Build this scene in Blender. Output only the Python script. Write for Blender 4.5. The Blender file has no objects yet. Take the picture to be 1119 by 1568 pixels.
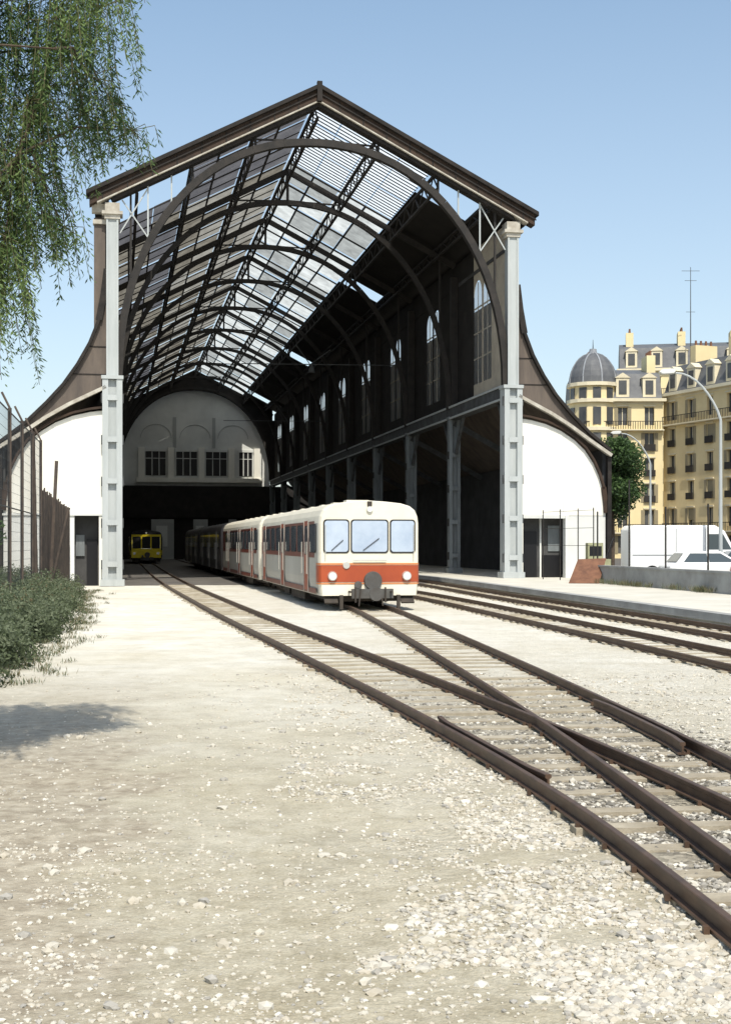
import bpy, math, random
import numpy as np
from mathutils import Vector, noise
random.seed(7); np.random.seed(7)
sc=bpy.context.scene

# ------------------------------------------------------------------ materials
def mat(name,c1,c2=None,scale=3.0,rough=0.8,metal=0.0,bump=0.0,bscale=None,c3=None,transl=0.0,transp=0.0,stretch=None,spec=0.3):
    m=bpy.data.materials.new(name); m.use_nodes=True
    nt=m.node_tree; N=nt.nodes; L=nt.links
    b=N['Principled BSDF']; out=N['Material Output']
    b.inputs['Roughness'].default_value=rough; b.inputs['Metallic'].default_value=metal
    b.inputs['Specular IOR Level'].default_value=spec
    b.inputs['Base Color'].default_value=(*c1,1)
    col=None
    if c2:
        tc=N.new('ShaderNodeTexCoord'); mp=N.new('ShaderNodeMapping')
        if stretch: mp.inputs['Scale'].default_value=stretch
        L.new(tc.outputs['Object'],mp.inputs['Vector'])
        nz=N.new('ShaderNodeTexNoise'); nz.inputs['Scale'].default_value=scale; nz.inputs['Detail'].default_value=7; nz.inputs['Roughness'].default_value=.65
        L.new(mp.outputs['Vector'],nz.inputs['Vector'])
        cr=N.new('ShaderNodeValToRGB'); cr.color_ramp.elements[0].position=.35; cr.color_ramp.elements[1].position=.65
        cr.color_ramp.elements[0].color=(*c1,1); cr.color_ramp.elements[1].color=(*c2,1)
        if c3:
            e=cr.color_ramp.elements.new(.8); e.color=(*c3,1)
        L.new(nz.outputs['Fac'],cr.inputs['Fac']); L.new(cr.outputs['Color'],b.inputs['Base Color']); col=cr.outputs['Color']
        if bump>0:
            n2=N.new('ShaderNodeTexNoise'); n2.inputs['Scale'].default_value=bscale or scale*4; n2.inputs['Detail'].default_value=6
            L.new(mp.outputs['Vector'],n2.inputs['Vector'])
            bp=N.new('ShaderNodeBump'); bp.inputs['Strength'].default_value=bump; bp.inputs['Distance'].default_value=.02
            L.new(n2.outputs['Fac'],bp.inputs['Height']); L.new(bp.outputs['Normal'],b.inputs['Normal'])
    sh=b.outputs['BSDF']
    if transl>0:
        t=N.new('ShaderNodeBsdfTranslucent'); t.inputs['Color'].default_value=(*c1,1)
        if col: L.new(col,t.inputs['Color'])
        mx=N.new('ShaderNodeMixShader'); mx.inputs['Fac'].default_value=transl
        L.new(sh,mx.inputs[1]); L.new(t.outputs[0],mx.inputs[2]); sh=mx.outputs[0]
    if transp>0:
        t=N.new('ShaderNodeBsdfTransparent')
        mx=N.new('ShaderNodeMixShader'); mx.inputs['Fac'].default_value=transp
        L.new(sh,mx.inputs[1]); L.new(t.outputs[0],mx.inputs[2]); sh=mx.outputs[0]
    L.new(sh,out.inputs['Surface'])
    return m

M={}
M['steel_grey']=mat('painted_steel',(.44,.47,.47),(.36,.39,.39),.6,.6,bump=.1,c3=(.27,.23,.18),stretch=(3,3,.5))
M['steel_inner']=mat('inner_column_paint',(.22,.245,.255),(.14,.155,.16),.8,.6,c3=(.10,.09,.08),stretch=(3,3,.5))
M['steel_dark']=mat('dark_steel',(.018,.017,.016),(.032,.028,.025),2,.7)
M['steel_mid']=mat('mid_steel',(.09,.10,.105),(.05,.05,.05),2,.7)
M['fascia']=mat('fascia_brown',(.026,.019,.015),(.058,.036,.024),1.5,.8,c3=(.018,.015,.013))
M['fascia_cap']=mat('fascia_cap',(.012,.011,.010),(.028,.023,.020),2,.8)
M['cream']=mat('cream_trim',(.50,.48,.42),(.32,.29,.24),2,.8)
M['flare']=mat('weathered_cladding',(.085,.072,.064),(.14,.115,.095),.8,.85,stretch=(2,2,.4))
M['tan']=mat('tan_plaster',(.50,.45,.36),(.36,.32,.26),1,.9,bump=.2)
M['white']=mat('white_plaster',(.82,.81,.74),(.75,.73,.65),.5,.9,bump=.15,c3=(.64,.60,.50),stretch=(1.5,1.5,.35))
M['soot']=mat('sooty_wall',(.014,.013,.012),(.028,.025,.023),1,.9)  # near-black base colour stands in for shade on the interior walls
M['sootgrey']=mat('grey_wall',(.08,.08,.08),(.05,.05,.05),1,.9)  # dark grey for aisle walls and door recess backs
M['endwall']=mat('end_wall_plaster',(.68,.69,.66),(.54,.55,.53),.3,.9)
M['endshade']=mat('end_wall_moulding',(.40,.41,.40),(.33,.34,.33),.3,.9)
M['roofdark']=mat('roof_boards',(.010,.009,.008),(.018,.016,.014),1,.9)
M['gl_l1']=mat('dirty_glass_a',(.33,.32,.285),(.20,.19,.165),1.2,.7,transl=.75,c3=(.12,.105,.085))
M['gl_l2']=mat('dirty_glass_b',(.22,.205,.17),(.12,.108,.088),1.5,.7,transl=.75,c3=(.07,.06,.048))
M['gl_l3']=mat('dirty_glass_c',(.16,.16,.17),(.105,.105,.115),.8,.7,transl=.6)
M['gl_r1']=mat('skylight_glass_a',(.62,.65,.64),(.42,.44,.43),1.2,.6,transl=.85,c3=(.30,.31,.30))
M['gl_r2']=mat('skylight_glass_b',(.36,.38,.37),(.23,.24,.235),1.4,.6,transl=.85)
M['gl_open']=mat('milky_skylight_pane',(.85,.88,.88),None,1.4,.4,transl=.9,transp=.35)  # added panes imitating white sky seen through the open first bay
M['winglass']=mat('window_pane',(.80,.85,.88),None,1,.3,transl=.8,transp=.35)
M['dark']=mat('dark_interior',(.012,.012,.014),None,1,.4)
M['asph']=mat('old_asphalt',(.09,.085,.08),(.14,.13,.115),.8,.95,bump=.3)  # street asphalt, and the dark sheet that paints shade inside the shed
M['conc']=mat('pale_concrete',(.60,.58,.51),(.50,.48,.41),.6,.95,bump=.3)
M['concg']=mat('grey_concrete',(.36,.37,.36),(.26,.26,.25),1,.95,bump=.3)
M['rail']=mat('rusty_rail',(.070,.046,.033),(.12,.075,.050),5,.5,metal=.25,c3=(.05,.036,.028))
M['sleeper']=mat('weathered_sleeper',(.40,.36,.28),(.27,.235,.175),3,.95,bump=.6,bscale=20,c3=(.49,.46,.38))
M['rust']=mat('rust_sheet',(.20,.10,.06),(.12,.06,.04),3,.9)
M['slat']=mat('weathered_slats',(.10,.078,.062),(.055,.045,.04),3,.9)

class MB:
    def __init__(s): s.v=[];s.f=[];s.m=[]
    def poly(s,p,mi=0):
        n=len(s.v); s.v+= [tuple(q) for q in p]; s.f.append(tuple(range(n,n+len(p)))); s.m.append(mi)
    def box(s,x0,x1,y0,y1,z0,z1,mi=0):
        n=len(s.v)
        s.v+=[(x0,y0,z0),(x1,y0,z0),(x1,y1,z0),(x0,y1,z0),(x0,y0,z1),(x1,y0,z1),(x1,y1,z1),(x0,y1,z1)]
        for f in ((0,3,2,1),(4,5,6,7),(0,1,5,4),(1,2,6,5),(2,3,7,6),(3,0,4,7)):
            s.f.append(tuple(n+i for i in f)); s.m.append(mi)
    def beam(s,p0,p1,w,h,mi=0,up=(0,0,1)):
        p0=Vector(p0);p1=Vector(p1);d=(p1-p0).normalized();u=Vector(up)
        if abs(d.dot(u))>.98: u=Vector((0,1,0))
        a=d.cross(u).normalized(); b=a.cross(d)
        n=len(s.v)
        for p in (p0,p1):
            for sa,sb in ((-1,-1),(1,-1),(1,1),(-1,1)):
                s.v.append(tuple(p+a*sa*w/2+b*sb*h/2))
        for f in ((0,1,2,3),(7,6,5,4),(0,4,5,1),(1,5,6,2),(2,6,7,3),(3,7,4,0)):
            s.f.append(tuple(n+i for i in f)); s.m.append(mi)
    def prism(s,pts,a0,a1,mi=0,axis='y'):
        def P(p,a):
            return {'y':(p[0],a,p[1]),'x':(a,p[0],p[1]),'z':(p[0],p[1],a)}[axis]
        n=len(s.v);k=len(pts)
        s.v+=[P(p,a0) for p in pts]+[P(p,a1) for p in pts]
        s.f.append(tuple(range(n,n+k)));s.m.append(mi)
        s.f.append(tuple(range(n+2*k-1,n+k-1,-1)));s.m.append(mi)
        for i in range(k):
            j=(i+1)%k; s.f.append((n+i,n+k+i,n+k+j,n+j)); s.m.append(mi)
    def cyl(s,p0,p1,r0,r1=None,n=12,mi=0,caps=True):
        if r1 is None:r1=r0
        p0=Vector(p0);p1=Vector(p1);d=(p1-p0).normalized();u=Vector((0,0,1))
        if abs(d.dot(u))>.98:u=Vector((0,1,0))
        a=d.cross(u).normalized();b=a.cross(d);k=len(s.v)
        for p,r in ((p0,r0),(p1,r1)):
            for i in range(n):
                t=2*math.pi*i/n; s.v.append(tuple(p+a*r*math.cos(t)+b*r*math.sin(t)))
        for i in range(n):
            j=(i+1)%n; s.f.append((k+i,k+j,k+n+j,k+n+i)); s.m.append(mi)
        if caps:
            s.f.append(tuple(k+i for i in range(n-1,-1,-1)));s.m.append(mi)
            s.f.append(tuple(k+n+i for i in range(n)));s.m.append(mi)
    def sweep(s,pts,rad,n=8,mi=0):
        for i in range(len(pts)-1): s.cyl(pts[i],pts[i+1],rad[i],rad[i+1],n,mi)
    def obj(s,name,mats,parent=None,loc=(0,0,0),rz=0,smooth=False,bevel=0):
        me=bpy.data.meshes.new(name); me.from_pydata(s.v,[],s.f)
        for m in mats: me.materials.append(M[m] if isinstance(m,str) else m)
        me.polygons.foreach_set('material_index',s.m)
        if smooth: me.polygons.foreach_set('use_smooth',[True]*len(s.f))
        me.update()
        import bmesh
        bm=bmesh.new(); bm.from_mesh(me); bmesh.ops.recalc_face_normals(bm,faces=bm.faces); bm.to_mesh(me); bm.free()
        o=bpy.data.objects.new(name,me); sc.collection.objects.link(o)
        o.location=loc;o.rotation_euler[2]=rz
        if parent:o.parent=parent
        if bevel:
            bv=o.modifiers.new('bevel','BEVEL'); bv.width=bevel; bv.segments=2; bv.limit_method='ANGLE'
        return o
def empty(name,loc=(0,0,0),rz=0,parent=None):
    e=bpy.data.objects.new(name,None); sc.collection.objects.link(e); e.location=loc; e.rotation_euler[2]=rz; e.empty_display_size=.5
    if parent:e.parent=parent
    return e

# ------------------------------------------------------------------ TRAIN SHED
ANG=math.atan2(.1867,.9824)
shed=empty('train_shed',(-11.9,61.5,0),ANG)
W=19.5;C=W/2;BAY=11.3;NB=9;LEN=BAY*NB
def zr(dx): return 23.85-abs(dx)*.515
def arch(n=40,a=9.45,b=11.6,z0=9.8,e=2.12):
    r=[]
    for i in range(n+1):
        t=math.pi*i/n; c=math.cos(t);s_=math.sin(t)
        r.append((C-a*math.copysign(abs(c)**(2/e),c), z0+b*abs(s_)**(2/e)))
    return r
def column(b,x,y,z0,z1,w=.92,d=.8,mi=0):
    f=.27*w/.92
    b.box(x-w/2,x-w/2+f,y-d/2,y+d/2,z0+.3,z1,mi)
    b.box(x+w/2-f,x+w/2,y-d/2,y+d/2,z0+.3,z1,mi)
    b.box(x-w/2+f,x+w/2-f,y-d/2+.2,y+d/2-.2,z0+.3,z1-.02,mi)
    z=z0+.9
    while z<z1-.5:
        b.box(x-w/2+f-.05,x+w/2-f+.05,y-d/2-.02,y-d/2+.05,z,z+.25,mi)
        for sx in (-1,1):
            b.box(x+sx*(w/2+.03)-.03,x+sx*(w/2+.03)+.03,y-d/2+.05,y-d/2+.2,z-.12,z+.32,mi+1)
        z+=1.95
    b.box(x-w/2-.10,x+w/2+.10,y-d/2-.10,y+d/2+.10,z0,z0+.3,mi)
    b.box(x-w/2-.05,x+w/2+.05,y-d/2-.05,y+d/2+.05,z1,z1+.16,mi)
b=MB()
for x,z0 in ((0,0),(W,.27)):
    column(b,x,0,z0,9.7)
    b.box(x-.24,x+.24,-.3,.3,9.86,17.2,0)
    b.box(x-.28,x-.19,-.36,-.3,9.86,17.2,0); b.box(x+.19,x+.28,-.36,-.3,9.86,17.2,0)
    b.box(x-.36,x+.36,-.4,.4,17.2,17.4,2); b.box(x-.48,x+.48,-.5,.4,17.4,17.55,2); b.box(x-.34,x+.34,-.4,.4,17.55,17.95,2)
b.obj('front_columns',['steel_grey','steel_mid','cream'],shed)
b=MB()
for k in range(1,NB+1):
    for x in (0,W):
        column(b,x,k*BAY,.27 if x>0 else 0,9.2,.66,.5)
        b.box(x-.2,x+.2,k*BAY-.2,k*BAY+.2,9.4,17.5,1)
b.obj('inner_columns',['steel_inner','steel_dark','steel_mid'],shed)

b=MB()
def ribs(y,w,dep,mi,b):
    A=arch()
    for i in range(len(A)-1):
        b.beam((A[i][0],y,A[i][1]),(A[i+1][0],y,A[i+1][1]),dep,w,mi,up=(0,1,0))
def za_(dx): return 9.8+11.6*(1-(min(dx,9.4)/9.45)**2.12)**(1/2.12)
for k in range(NB+1):
    y=k*BAY
    ribs(y,.34 if k==0 else .26,.34 if k==0 else .28,0,b)
    for sg in (-1,1):
        b.beam((C+sg*9.8,y,zr(9.8)-.65),(C,y,zr(0)-.65),.2,.3,0)
        for dx in (3,6,8.9):
            if zr(dx)-.9>za_(dx): b.beam((C+sg*dx,y,za_(dx)),(C+sg*dx,y,zr(dx)-.8),.1,.1,0)
        b.beam((C+sg*3,y,zr(3)-.9),(C,y,21.5),.08,.08,0)
    if k: b.beam((C,y,21.3),(C,y,23.2),.14,.14,0)
for dx in (0,3,-3,6,-6,8.6,-8.6):
    zt=zr(dx)-.4; dp=.85 if abs(dx)<8 else .5
    x=C+dx
    b.beam((x,0,zt),(x,LEN,zt),.13,.13,0); b.beam((x,0,zt-dp),(x,LEN,zt-dp),.13,.11,0)
    n=NB*11; st=LEN/n
    for i in range(n):
        y0=i*st
        if i%2: b.beam((x,y0,zt),(x,y0+st,zt-dp),.06,.07,0)
        else: b.beam((x,y0,zt-dp),(x,y0+st,zt),.06,.07,0)
b.obj('roof_trusses',['steel_dark'],shed)
b=MB()
for sg in (-1,1):
    for dx in (7.0,8.1):
        b.beam((C+sg*dx,-.1,za_(dx)),(C+sg*dx,-.1,zr(dx)-.8),.07,.07,0)
    b.beam((C+sg*9.3,-.1,zr(9.3)-.9),(C+sg*8.1,-.1,za_(8.1)+.3),.06,.06,0)
    b.beam((C+sg*9.4,-.1,16.6),(C+sg*8.1,-.1,zr(8.1)-.9),.06,.06,0)
b.obj('gable_struts',['steel_grey'],shed)
# roof glazing
b=MB(); 
def rpt(dx,y,off=0): return (C+dx,y,zr(dx)+off)
def panel(d0,d1,y0,y1,mi,off): b.poly([rpt(d0,y0,off),rpt(d1,y0,off),rpt(d1,y1,off),rpt(d0,y1,off)],mi)
for k in range(NB):
    g=.07 if k<5 else .0
    for j in range(3):
        y0=k*BAY+j*BAY/3+g;y1=k*BAY+(j+1)*BAY/3-g
        for (d0,d1) in ((-.05,-1.5),(-1.55,-2.97),(-3.03,-4.5),(-4.55,-5.97),(-6.03,-7.6),(-7.65,-9.9)):
            r=random.random(); off=random.uniform(-.06,.03)
            if d0<-6: mi=2 if r<.4 else 1
            elif d0<-3: mi=1 if r<.45 else 0
            else: mi=0 if r<.65 else 1
            if k==0:
                if d0<-6 and j<2: continue
                mi=2
            if r>.985 and 0<k<5: continue
            panel(d0,d1,y0,y1,mi,off)
        for (d0,d1) in ((.05,1.5),(1.55,2.97),(3.03,4.5),(4.55,5.97)):
            r=random.random(); off=random.uniform(-.05,.03)
            if k==0:
                if r<.93: panel(d0,d1,y0,y1,5,off)
                continue
            if r<.015 and k<5: continue
            panel(d0,d1,y0,y1,3 if r<.6 else 4,off)
b.obj('roof_glazing',['gl_l1','gl_l2','gl_l3','gl_r1','gl_r2','gl_open'],shed)
b=MB()
for i in range(24):
    y=.3+i*(BAY-.4)/24
    b.beam((C+.1,y,zr(.1)-.09),(C+6,y,zr(6)-.09),.07,.04,0)
for k in range(NB):
    for i in range(6):
        y=k*BAY+i*BAY/6
        if k==0 and i<4: b.beam((C-.1,y,zr(.1)-.12),(C-6,y,zr(6)-.12),.04,.05,0)
        else: b.beam((C-.1,y,zr(.1)-.12),(C-9.9,y,zr(9.9)-.12),.05 if i%2 else .14,.05,0)
        if k>0 and i%2==0: b.beam((C+.1,y,zr(.1)-.12),(C+6,y,zr(6)-.12),.16,.07,0)
for dx in (-1.52,-4.52,-7.62,1.52,4.52):
    b.beam((C+dx,0 if abs(dx)<5 and dx<0 else BAY,zr(dx)-.1),(C+dx,LEN,zr(dx)-.1),.09,.1,0)
b.obj('glazing_bars',['steel_dark'],shed)
b=MB()
gaps=[(.35,5.2),(27.0,29.4),(61.0,63.8),(95.5,98.5)]
y=0
for g0,g1 in gaps+[(LEN,LEN)]:
    b.prism([(C+6.02,zr(6.02)-.02),(C+10.2,zr(10.2)-.02),(C+10.2,zr(10.2)-.05),(C+6.02,zr(6.02)-.05)],y,g0)
    if g1<LEN-1: b.prism([(C+8.9,zr(8.9)-.02),(C+10.2,zr(10.2)-.02),(C+10.2,zr(10.2)-.05),(C+8.9,zr(8.9)-.05)],g0,g1)
    y=g1
b.prism([(C-9.92,zr(9.92)-.02),(C-10.6,zr(10.6)-.02),(C-10.6,zr(10.6)-.3),(C-9.92,zr(9.92)-.3)],0,LEN)
b.prism([(C+10.2,zr(10.2)-.02),(C+10.7,zr(10.7)-.02),(C+10.7,zr(10.7)-.3),(C+10.2,zr(10.2)-.3)],0,LEN)
b.obj('roof_boarding',['roofdark'],shed)
# fascia
b=MB()
for sg in (-1,1):
    def q(dx,o): return (C+sg*dx,zr(dx)+o)
    E=10.95
    b.prism([q(0,.2),q(E,.2),q(E,.0),q(0,.0)],-.75,.3,1)
    b.prism([q(0,-.002),q(E-.15,-.002),q(E-.15,-.52),q(0,-.52)],-.55,.1,0)
    b.prism([q(0,-.18),q(E-.1,-.18),q(E-.1,-.26),q(0,-.26)],-.62,-.555,1)
    b.prism([q(0,-.523),q(E-.5,-.523),q(E-.5,-.60),q(0,-.60)],-.54,.0,2)
    b.prism([q(0,-.603),q(E-1.2,-.603),q(E-1.2,-.8),q(0,-.8)],-.4,.0,1)
    for i in range(9):
        d=1+i*1.15; b.box(C+sg*d-.03,C+sg*d+.03,-.57,-.54,zr(d)-.5,zr(d)-.05,1)
b.box(C-.12,C+.12,-.8,-.56,23.2,24.15,1)
b.obj('gable_fascia',['fascia','fascia_cap','cream'],shed)

def clerestory(x0,x1,first):
    b=MB(); fr=MB()
    y=0
    for k in range(NB):
        mi=1 if (k==0 and first) else 0  # first bay tan, other bays painted near-black for interior shade
        c=k*BAY+6.0; w0=c-1.75;w1=c+1.75
        b.box(x0,x1,y,w0,10.0,18.3,mi)
        b.box(x0,x1,w0,w1,10.0,10.8,mi); b.box(x0,x1,w0,w1,16.5,18.3,mi)
        b.box(x0,x1,c-.12,c+.12,10.8,16.5,mi)
        for (a,d) in ((w0,c-.12),(c+.12,w1)):
            mY=(a+d)/2;r=(d-a)/2
            for sg in (-1,1):
                e=mY+sg*r
                pts=[(e,16.5),(e,16.5-r)]+[(mY+sg*r*math.cos(t),16.5-r+r*math.sin(t)) for t in [math.pi/2*i/6 for i in range(1,7)]]
                b.prism(pts[:-1]+[(mY,16.498)],x0,x1,mi,'x')
            xm=(x0+x1)/2
            for zz in (12.2,13.6,15.0): fr.box(xm-.02,xm+.02,a,d,zz-.04,zz+.04,0)
            fr.box(xm-.02,xm+.02,mY-.03,mY+.03,10.8,16.4,0)
            fr.poly([(xm,a,10.8),(xm,d,10.8),(xm,d,16.4),(xm,a,16.4)],1)
        y=w1
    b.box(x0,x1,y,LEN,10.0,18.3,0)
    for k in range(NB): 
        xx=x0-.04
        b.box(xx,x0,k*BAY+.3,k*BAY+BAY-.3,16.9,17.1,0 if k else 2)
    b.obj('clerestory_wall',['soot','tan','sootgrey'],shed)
    fr.obj('clerestory_windows',['cream','winglass'],shed)
clerestory(19.72,19.77,True)
clerestory(-.27,-.22,False)
b=MB()
for x in (0,W):
    b.box(x-.3,x+.3,.5,LEN,9.2,9.98,0)
    b.box(x-.36,x-.3,.5,LEN,9.2,9.3,1);b.box(x-.36,x-.3,.5,LEN,9.85,9.95,1)
    for k in range(NB):
        for (p,q_) in ((k*BAY+.5,k*BAY+2.2),(k*BAY+BAY-.5,k*BAY+BAY-2.2)):
            b.beam((x,p,7.2),(x,q_,9.25),.16,.16,0)
for k in range(1,NB+1):
    b.beam((W,k*BAY,9.0),(W+4.9,k*BAY,6.4),.2,.3,0); b.beam((0,k*BAY,9.0),(-4.9,k*BAY,6.4),.2,.3,0)
b.obj('belt_beams',['steel_mid','steel_grey'],shed)
b=MB()
b.box(24.4,24.65,.3,LEN,0,6.75,0); b.box(-5.15,-4.9,.3,LEN,0,6.75,0)
b.obj('aisle_walls',['sootgrey'],shed)
flare=[(.25,14.8),(.4,13.6),(.62,12.4),(1.05,11.3),(1.6,10.3),(2.25,9.35),(3.0,8.5),(4.0,7.5),(5.15,6.6)]
low=[(5.15,6.45),(4.0,7.2),(3.0,7.9),(2.0,8.5),(1.0,9.0),(.3,9.35)]
b=MB()
for sg in (1,-1):
    X=lambda d:(W+d if sg>0 else -d)
    b.prism([(X(d),z) for d,z in flare+low],-.1,.15,0)
    for i in range(len(flare)-1):
        (d0,z0),(d1,z1)=flare[i],flare[i+1]
        b.poly([(X(d0),.1,z0+.05),(X(d1),.1,z1+.05),(X(d1),LEN,z1+.05),(X(d0),LEN,z0+.05)],0)
        b.beam((X(d0),-.2,z0+.06),(X(d1),-.2,z1+.06),.3,.14,1)
    for i in range(len(low)-1):
        (d0,z0),(d1,z1)=low[i],low[i+1]
        b.beam((X(d0),-.25,z0-.02),(X(d1),-.25,z1-.02),.3,.16,2)
    for z in (11.2,9.9): 
        dd=1.1 if z>11 else 1.8
        b.box(min(X(.2),X(dd)),max(X(.2),X(dd)),-.125,-.1,z,z+.05,1)
    b.box(min(X(5.0),X(5.2)),max(X(5.0),X(5.2)),-.2,.1,.0,6.45,1)
b.box(-.85,-.33,.02,.3,12.0,17.3,3); b.box(-.9,-.28,-.1,.35,17.0,17.2,2); b.box(-.95,-.2,-.1,.35,17.55,17.95,2)
b.obj('aisle_gable_cladding',['flare','fascia_cap','cream','flare'],shed)
wt=[(4.95,3.4),(4.93,3.9),(4.82,4.7),(4.6,5.4),(4.3,6.05),(3.85,6.7),(3.3,7.2),(2.6,7.65),(1.8,7.98),(1.0,8.17),(.4,8.25)]
b=MB()
for sg in (1,-1):
    X=lambda d:(W+d if sg>0 else -d)
    b.prism([(X(.4),3.4)]+[(X(d),z) for d,z in wt],0,.3,0)
    for i in range(len(wt)-1):
        (d0,z0),(d1,z1)=wt[i],wt[i+1]
        b.beam((X(d0),-.08,z0+.14),(X(d1),-.08,z1+.14),.24,.1,1)
    def bx(d0,d1,y0,y1,z0,z1,mi): b.box(min(X(d0),X(d1)),max(X(d0),X(d1)),y0,y1,z0,z1,mi)
    z0=.27 if sg>0 else 0
    bx(.4,.62,.0,.3,z0,3.398,0)
    o=2.95 if sg>0 else 1.75
    bx(o,4.95,.02,.3,z0,3.398,2)
    bx(.62,o,.9,1.0,z0,3.5,3)
    if sg>0:
        bx(.9,1.6,.84,.9,z0,2.6,4); bx(1.9,2.9,.84,.9,z0,1.4,4); bx(1.75,1.83,.8,.9,z0,3.4,2); bx(2.2,2.8,.84,.9,1.6,2.9,5)
        bx(2.8,2.95,-.1,.3,z0,3.398,2)
        bx(.4,3.0,-.06,0,3.25,3.42,2)
    else:
        bx(.7,1.2,.8,.9,0,2.2,4); bx(1.3,1.7,.8,.9,1.4,2.4,5)
        bx(.4,5.0,-.05,0,3.3,3.4,2)
    bx(2.7,2.73,-.006,0,3.45,7.4,2)
b.obj('aisle_front_wall',['white','fascia','endwall','sootgrey','dark','steel_inner'],shed)
# end wall
b=MB()
Y0=LEN+.4
A=[p for p in arch() if p[1]>=9.8]
b.prism([(0,zr(9.75))]+[(C,23.7),(W,zr(9.75)),(W,9.3)]+[(p[0],p[1]-.25) for p in reversed(A)]+[(0,9.3)],Y0-.5,Y0+.2,1)
b.box(-5,W+5,Y0+.5,Y0+.8,0,9.2,1)
b.prism([(.2,9.2),(W-.2,9.2)]+[(p[0],p[1]) for p in reversed(A)],Y0+.6,Y0+.8,0)
wins=[(3.6,6.3),(7.4,10.2),(11.1,13.9),(15.3,17.1)]
for i,(a,d) in enumerate(wins):
    b.box(a,d,Y0+.5,Y0+.6,10.5,13.5,2)
    for t in (0.02,.34,.66,.98):
        xx=a+(d-a)*t; b.box(xx-.05,xx+.05,Y0+.42,Y0+.5,10.5,13.5,0)
    b.box(a,d,Y0+.44,Y0+.5,12.6,12.68,0)
    b.box(a-.1,d+.1,Y0+.35,Y0+.6,13.5,13.8,0)
for xx in (3.2,6.85,10.65,14.4,17.6): b.box(xx-.38,xx+.38,Y0+.2,Y0+.598,10.2,14.0,4)
b.box(2.6,W-1.2,Y0+.0,Y0+.6,9.65,10.2,4)
for cx in (5,C+.1,14.6):
    r=1.9; P=[(cx+r*math.cos(math.pi*i/12),15.2+r*.9*math.sin(math.pi*i/12)) for i in range(13)]
    for i in range(12): b.beam((P[i][0],Y0+.57,P[i][1]),(P[i+1][0],Y0+.57,P[i+1][1]),.06,.12,3,up=(0,1,0))
for xx in (7.3,12.2): b.box(xx-.2,xx+.2,Y0+.5,Y0+.6,14,17.8,3)
b.box(0,W,Y0+.1,Y0+.5,5.2,9.2,1)
for a,d in ((0,.8),(4.4,7.2),(9.6,11.4),(14.0,15),(17.8,W)):
    b.box(a,d,Y0-.1,Y0+.1,0,5.0,3)
for a,d in ((5.0,6.4),(9.9,10.9)):
    b.box(a,d,Y0-.16,Y0-.1,1.6,4.2,0)
b.obj('end_wall',['endwall','soot','dark','endshade','white'],shed)
b=MB(); b.box(.4,W-3.2,.5,LEN,-.05,.02,0); b.obj('shed_floor',['asph'],shed)  # dark sheet laid over the ground to paint in the shed's shade
b=MB(); 
b.beam((8.5,26,14.2),(19.5,26,14.35),.06,.06,0); b.beam((13.2,26,14.25),(12.2,26,15.6),.05,.05); b.beam((13.2,26,14.25),(14.6,26,15.3),.05,.05)
b.cyl((13.3,26,13.7),(13.3,26,14.25),.25,.08,12)
b.beam((10,60,13.5),(19.5,60,13.6),.05,.05,0); b.beam((16,60,13.6),(15,60,15),.05,.05)
b.obj('hanging_lamp_rig',['steel_mid'],shed)

# ------------------------------------------------------------------ TRACKS
def herm(P,y):
    P=sorted(P,key=lambda p:p[1])
    n=len(P)
    if y<=P[0][1]: i=0
    elif y>=P[-1][1]: i=n-2
    else:
        i=max(j for j in range(n-1) if P[j][1]<=y)
    def sl(j):
        a=max(j-1,0);c=min(j+1,n-1); return (P[c][0]-P[a][0])/(P[c][1]-P[a][1])
    x0,y0=P[i];x1,y1=P[i+1];h=y1-y0;t=(y-y0)/h
    if t<0: return x0+sl(i)*(y-y0)
    if t>1: return x1+sl(i+1)*(y-y1)
    m0=sl(i)*h;m1=sl(i+1)*h
    return (2*t**3-3*t*t+1)*x0+(t**3-2*t*t+t)*m0+(-2*t**3+3*t*t)*x1+(t**3-t*t)*m1
T1=[(2.9,0),(2.40,6.4),(2.04,9.7),(1.20,14.3),(-.55,22.4),(-2.7,32),(-4.85,42),(-9.0,62),(-12.7,81),(-23.0,136),(-28.0,162)]
T2=[(3.08,0),(2.78,7.7),(2.35,15.0),(1.47,25.5),(.57,35),(.12,38.8),(-1.13,46),(-3.85,60),(-6.7,75),(-13,108),(-23,161)]
T3=[(8.3,0),(7.4,10),(6.2,20.2),(4.4,33),(2.4,46.5),(-.5,62),(-7.6,100),(-19.2,161)]
T4=[(10.2,11),(8.9,20),(7.6,29.4),(5.0,47.5),(2.4,65.6),(-4.1,100),(-15.7,161)]
G=.575
RZ=.02
def rail_prof():
    return [(-.045,0),(.045,0),(.045,.012),(.009,.022),(.009,.078),(.026,.088),(.026,.112),(.020,.117),(-.020,.117),(-.026,.112),(-.026,.088),(-.009,.078),(-.009,.022),(-.045,.012)]
def tangent(P,y):
    d=(herm(P,y+.05)-herm(P,y-.05))/.1; v=Vector((d,1)).normalized(); return v
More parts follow.
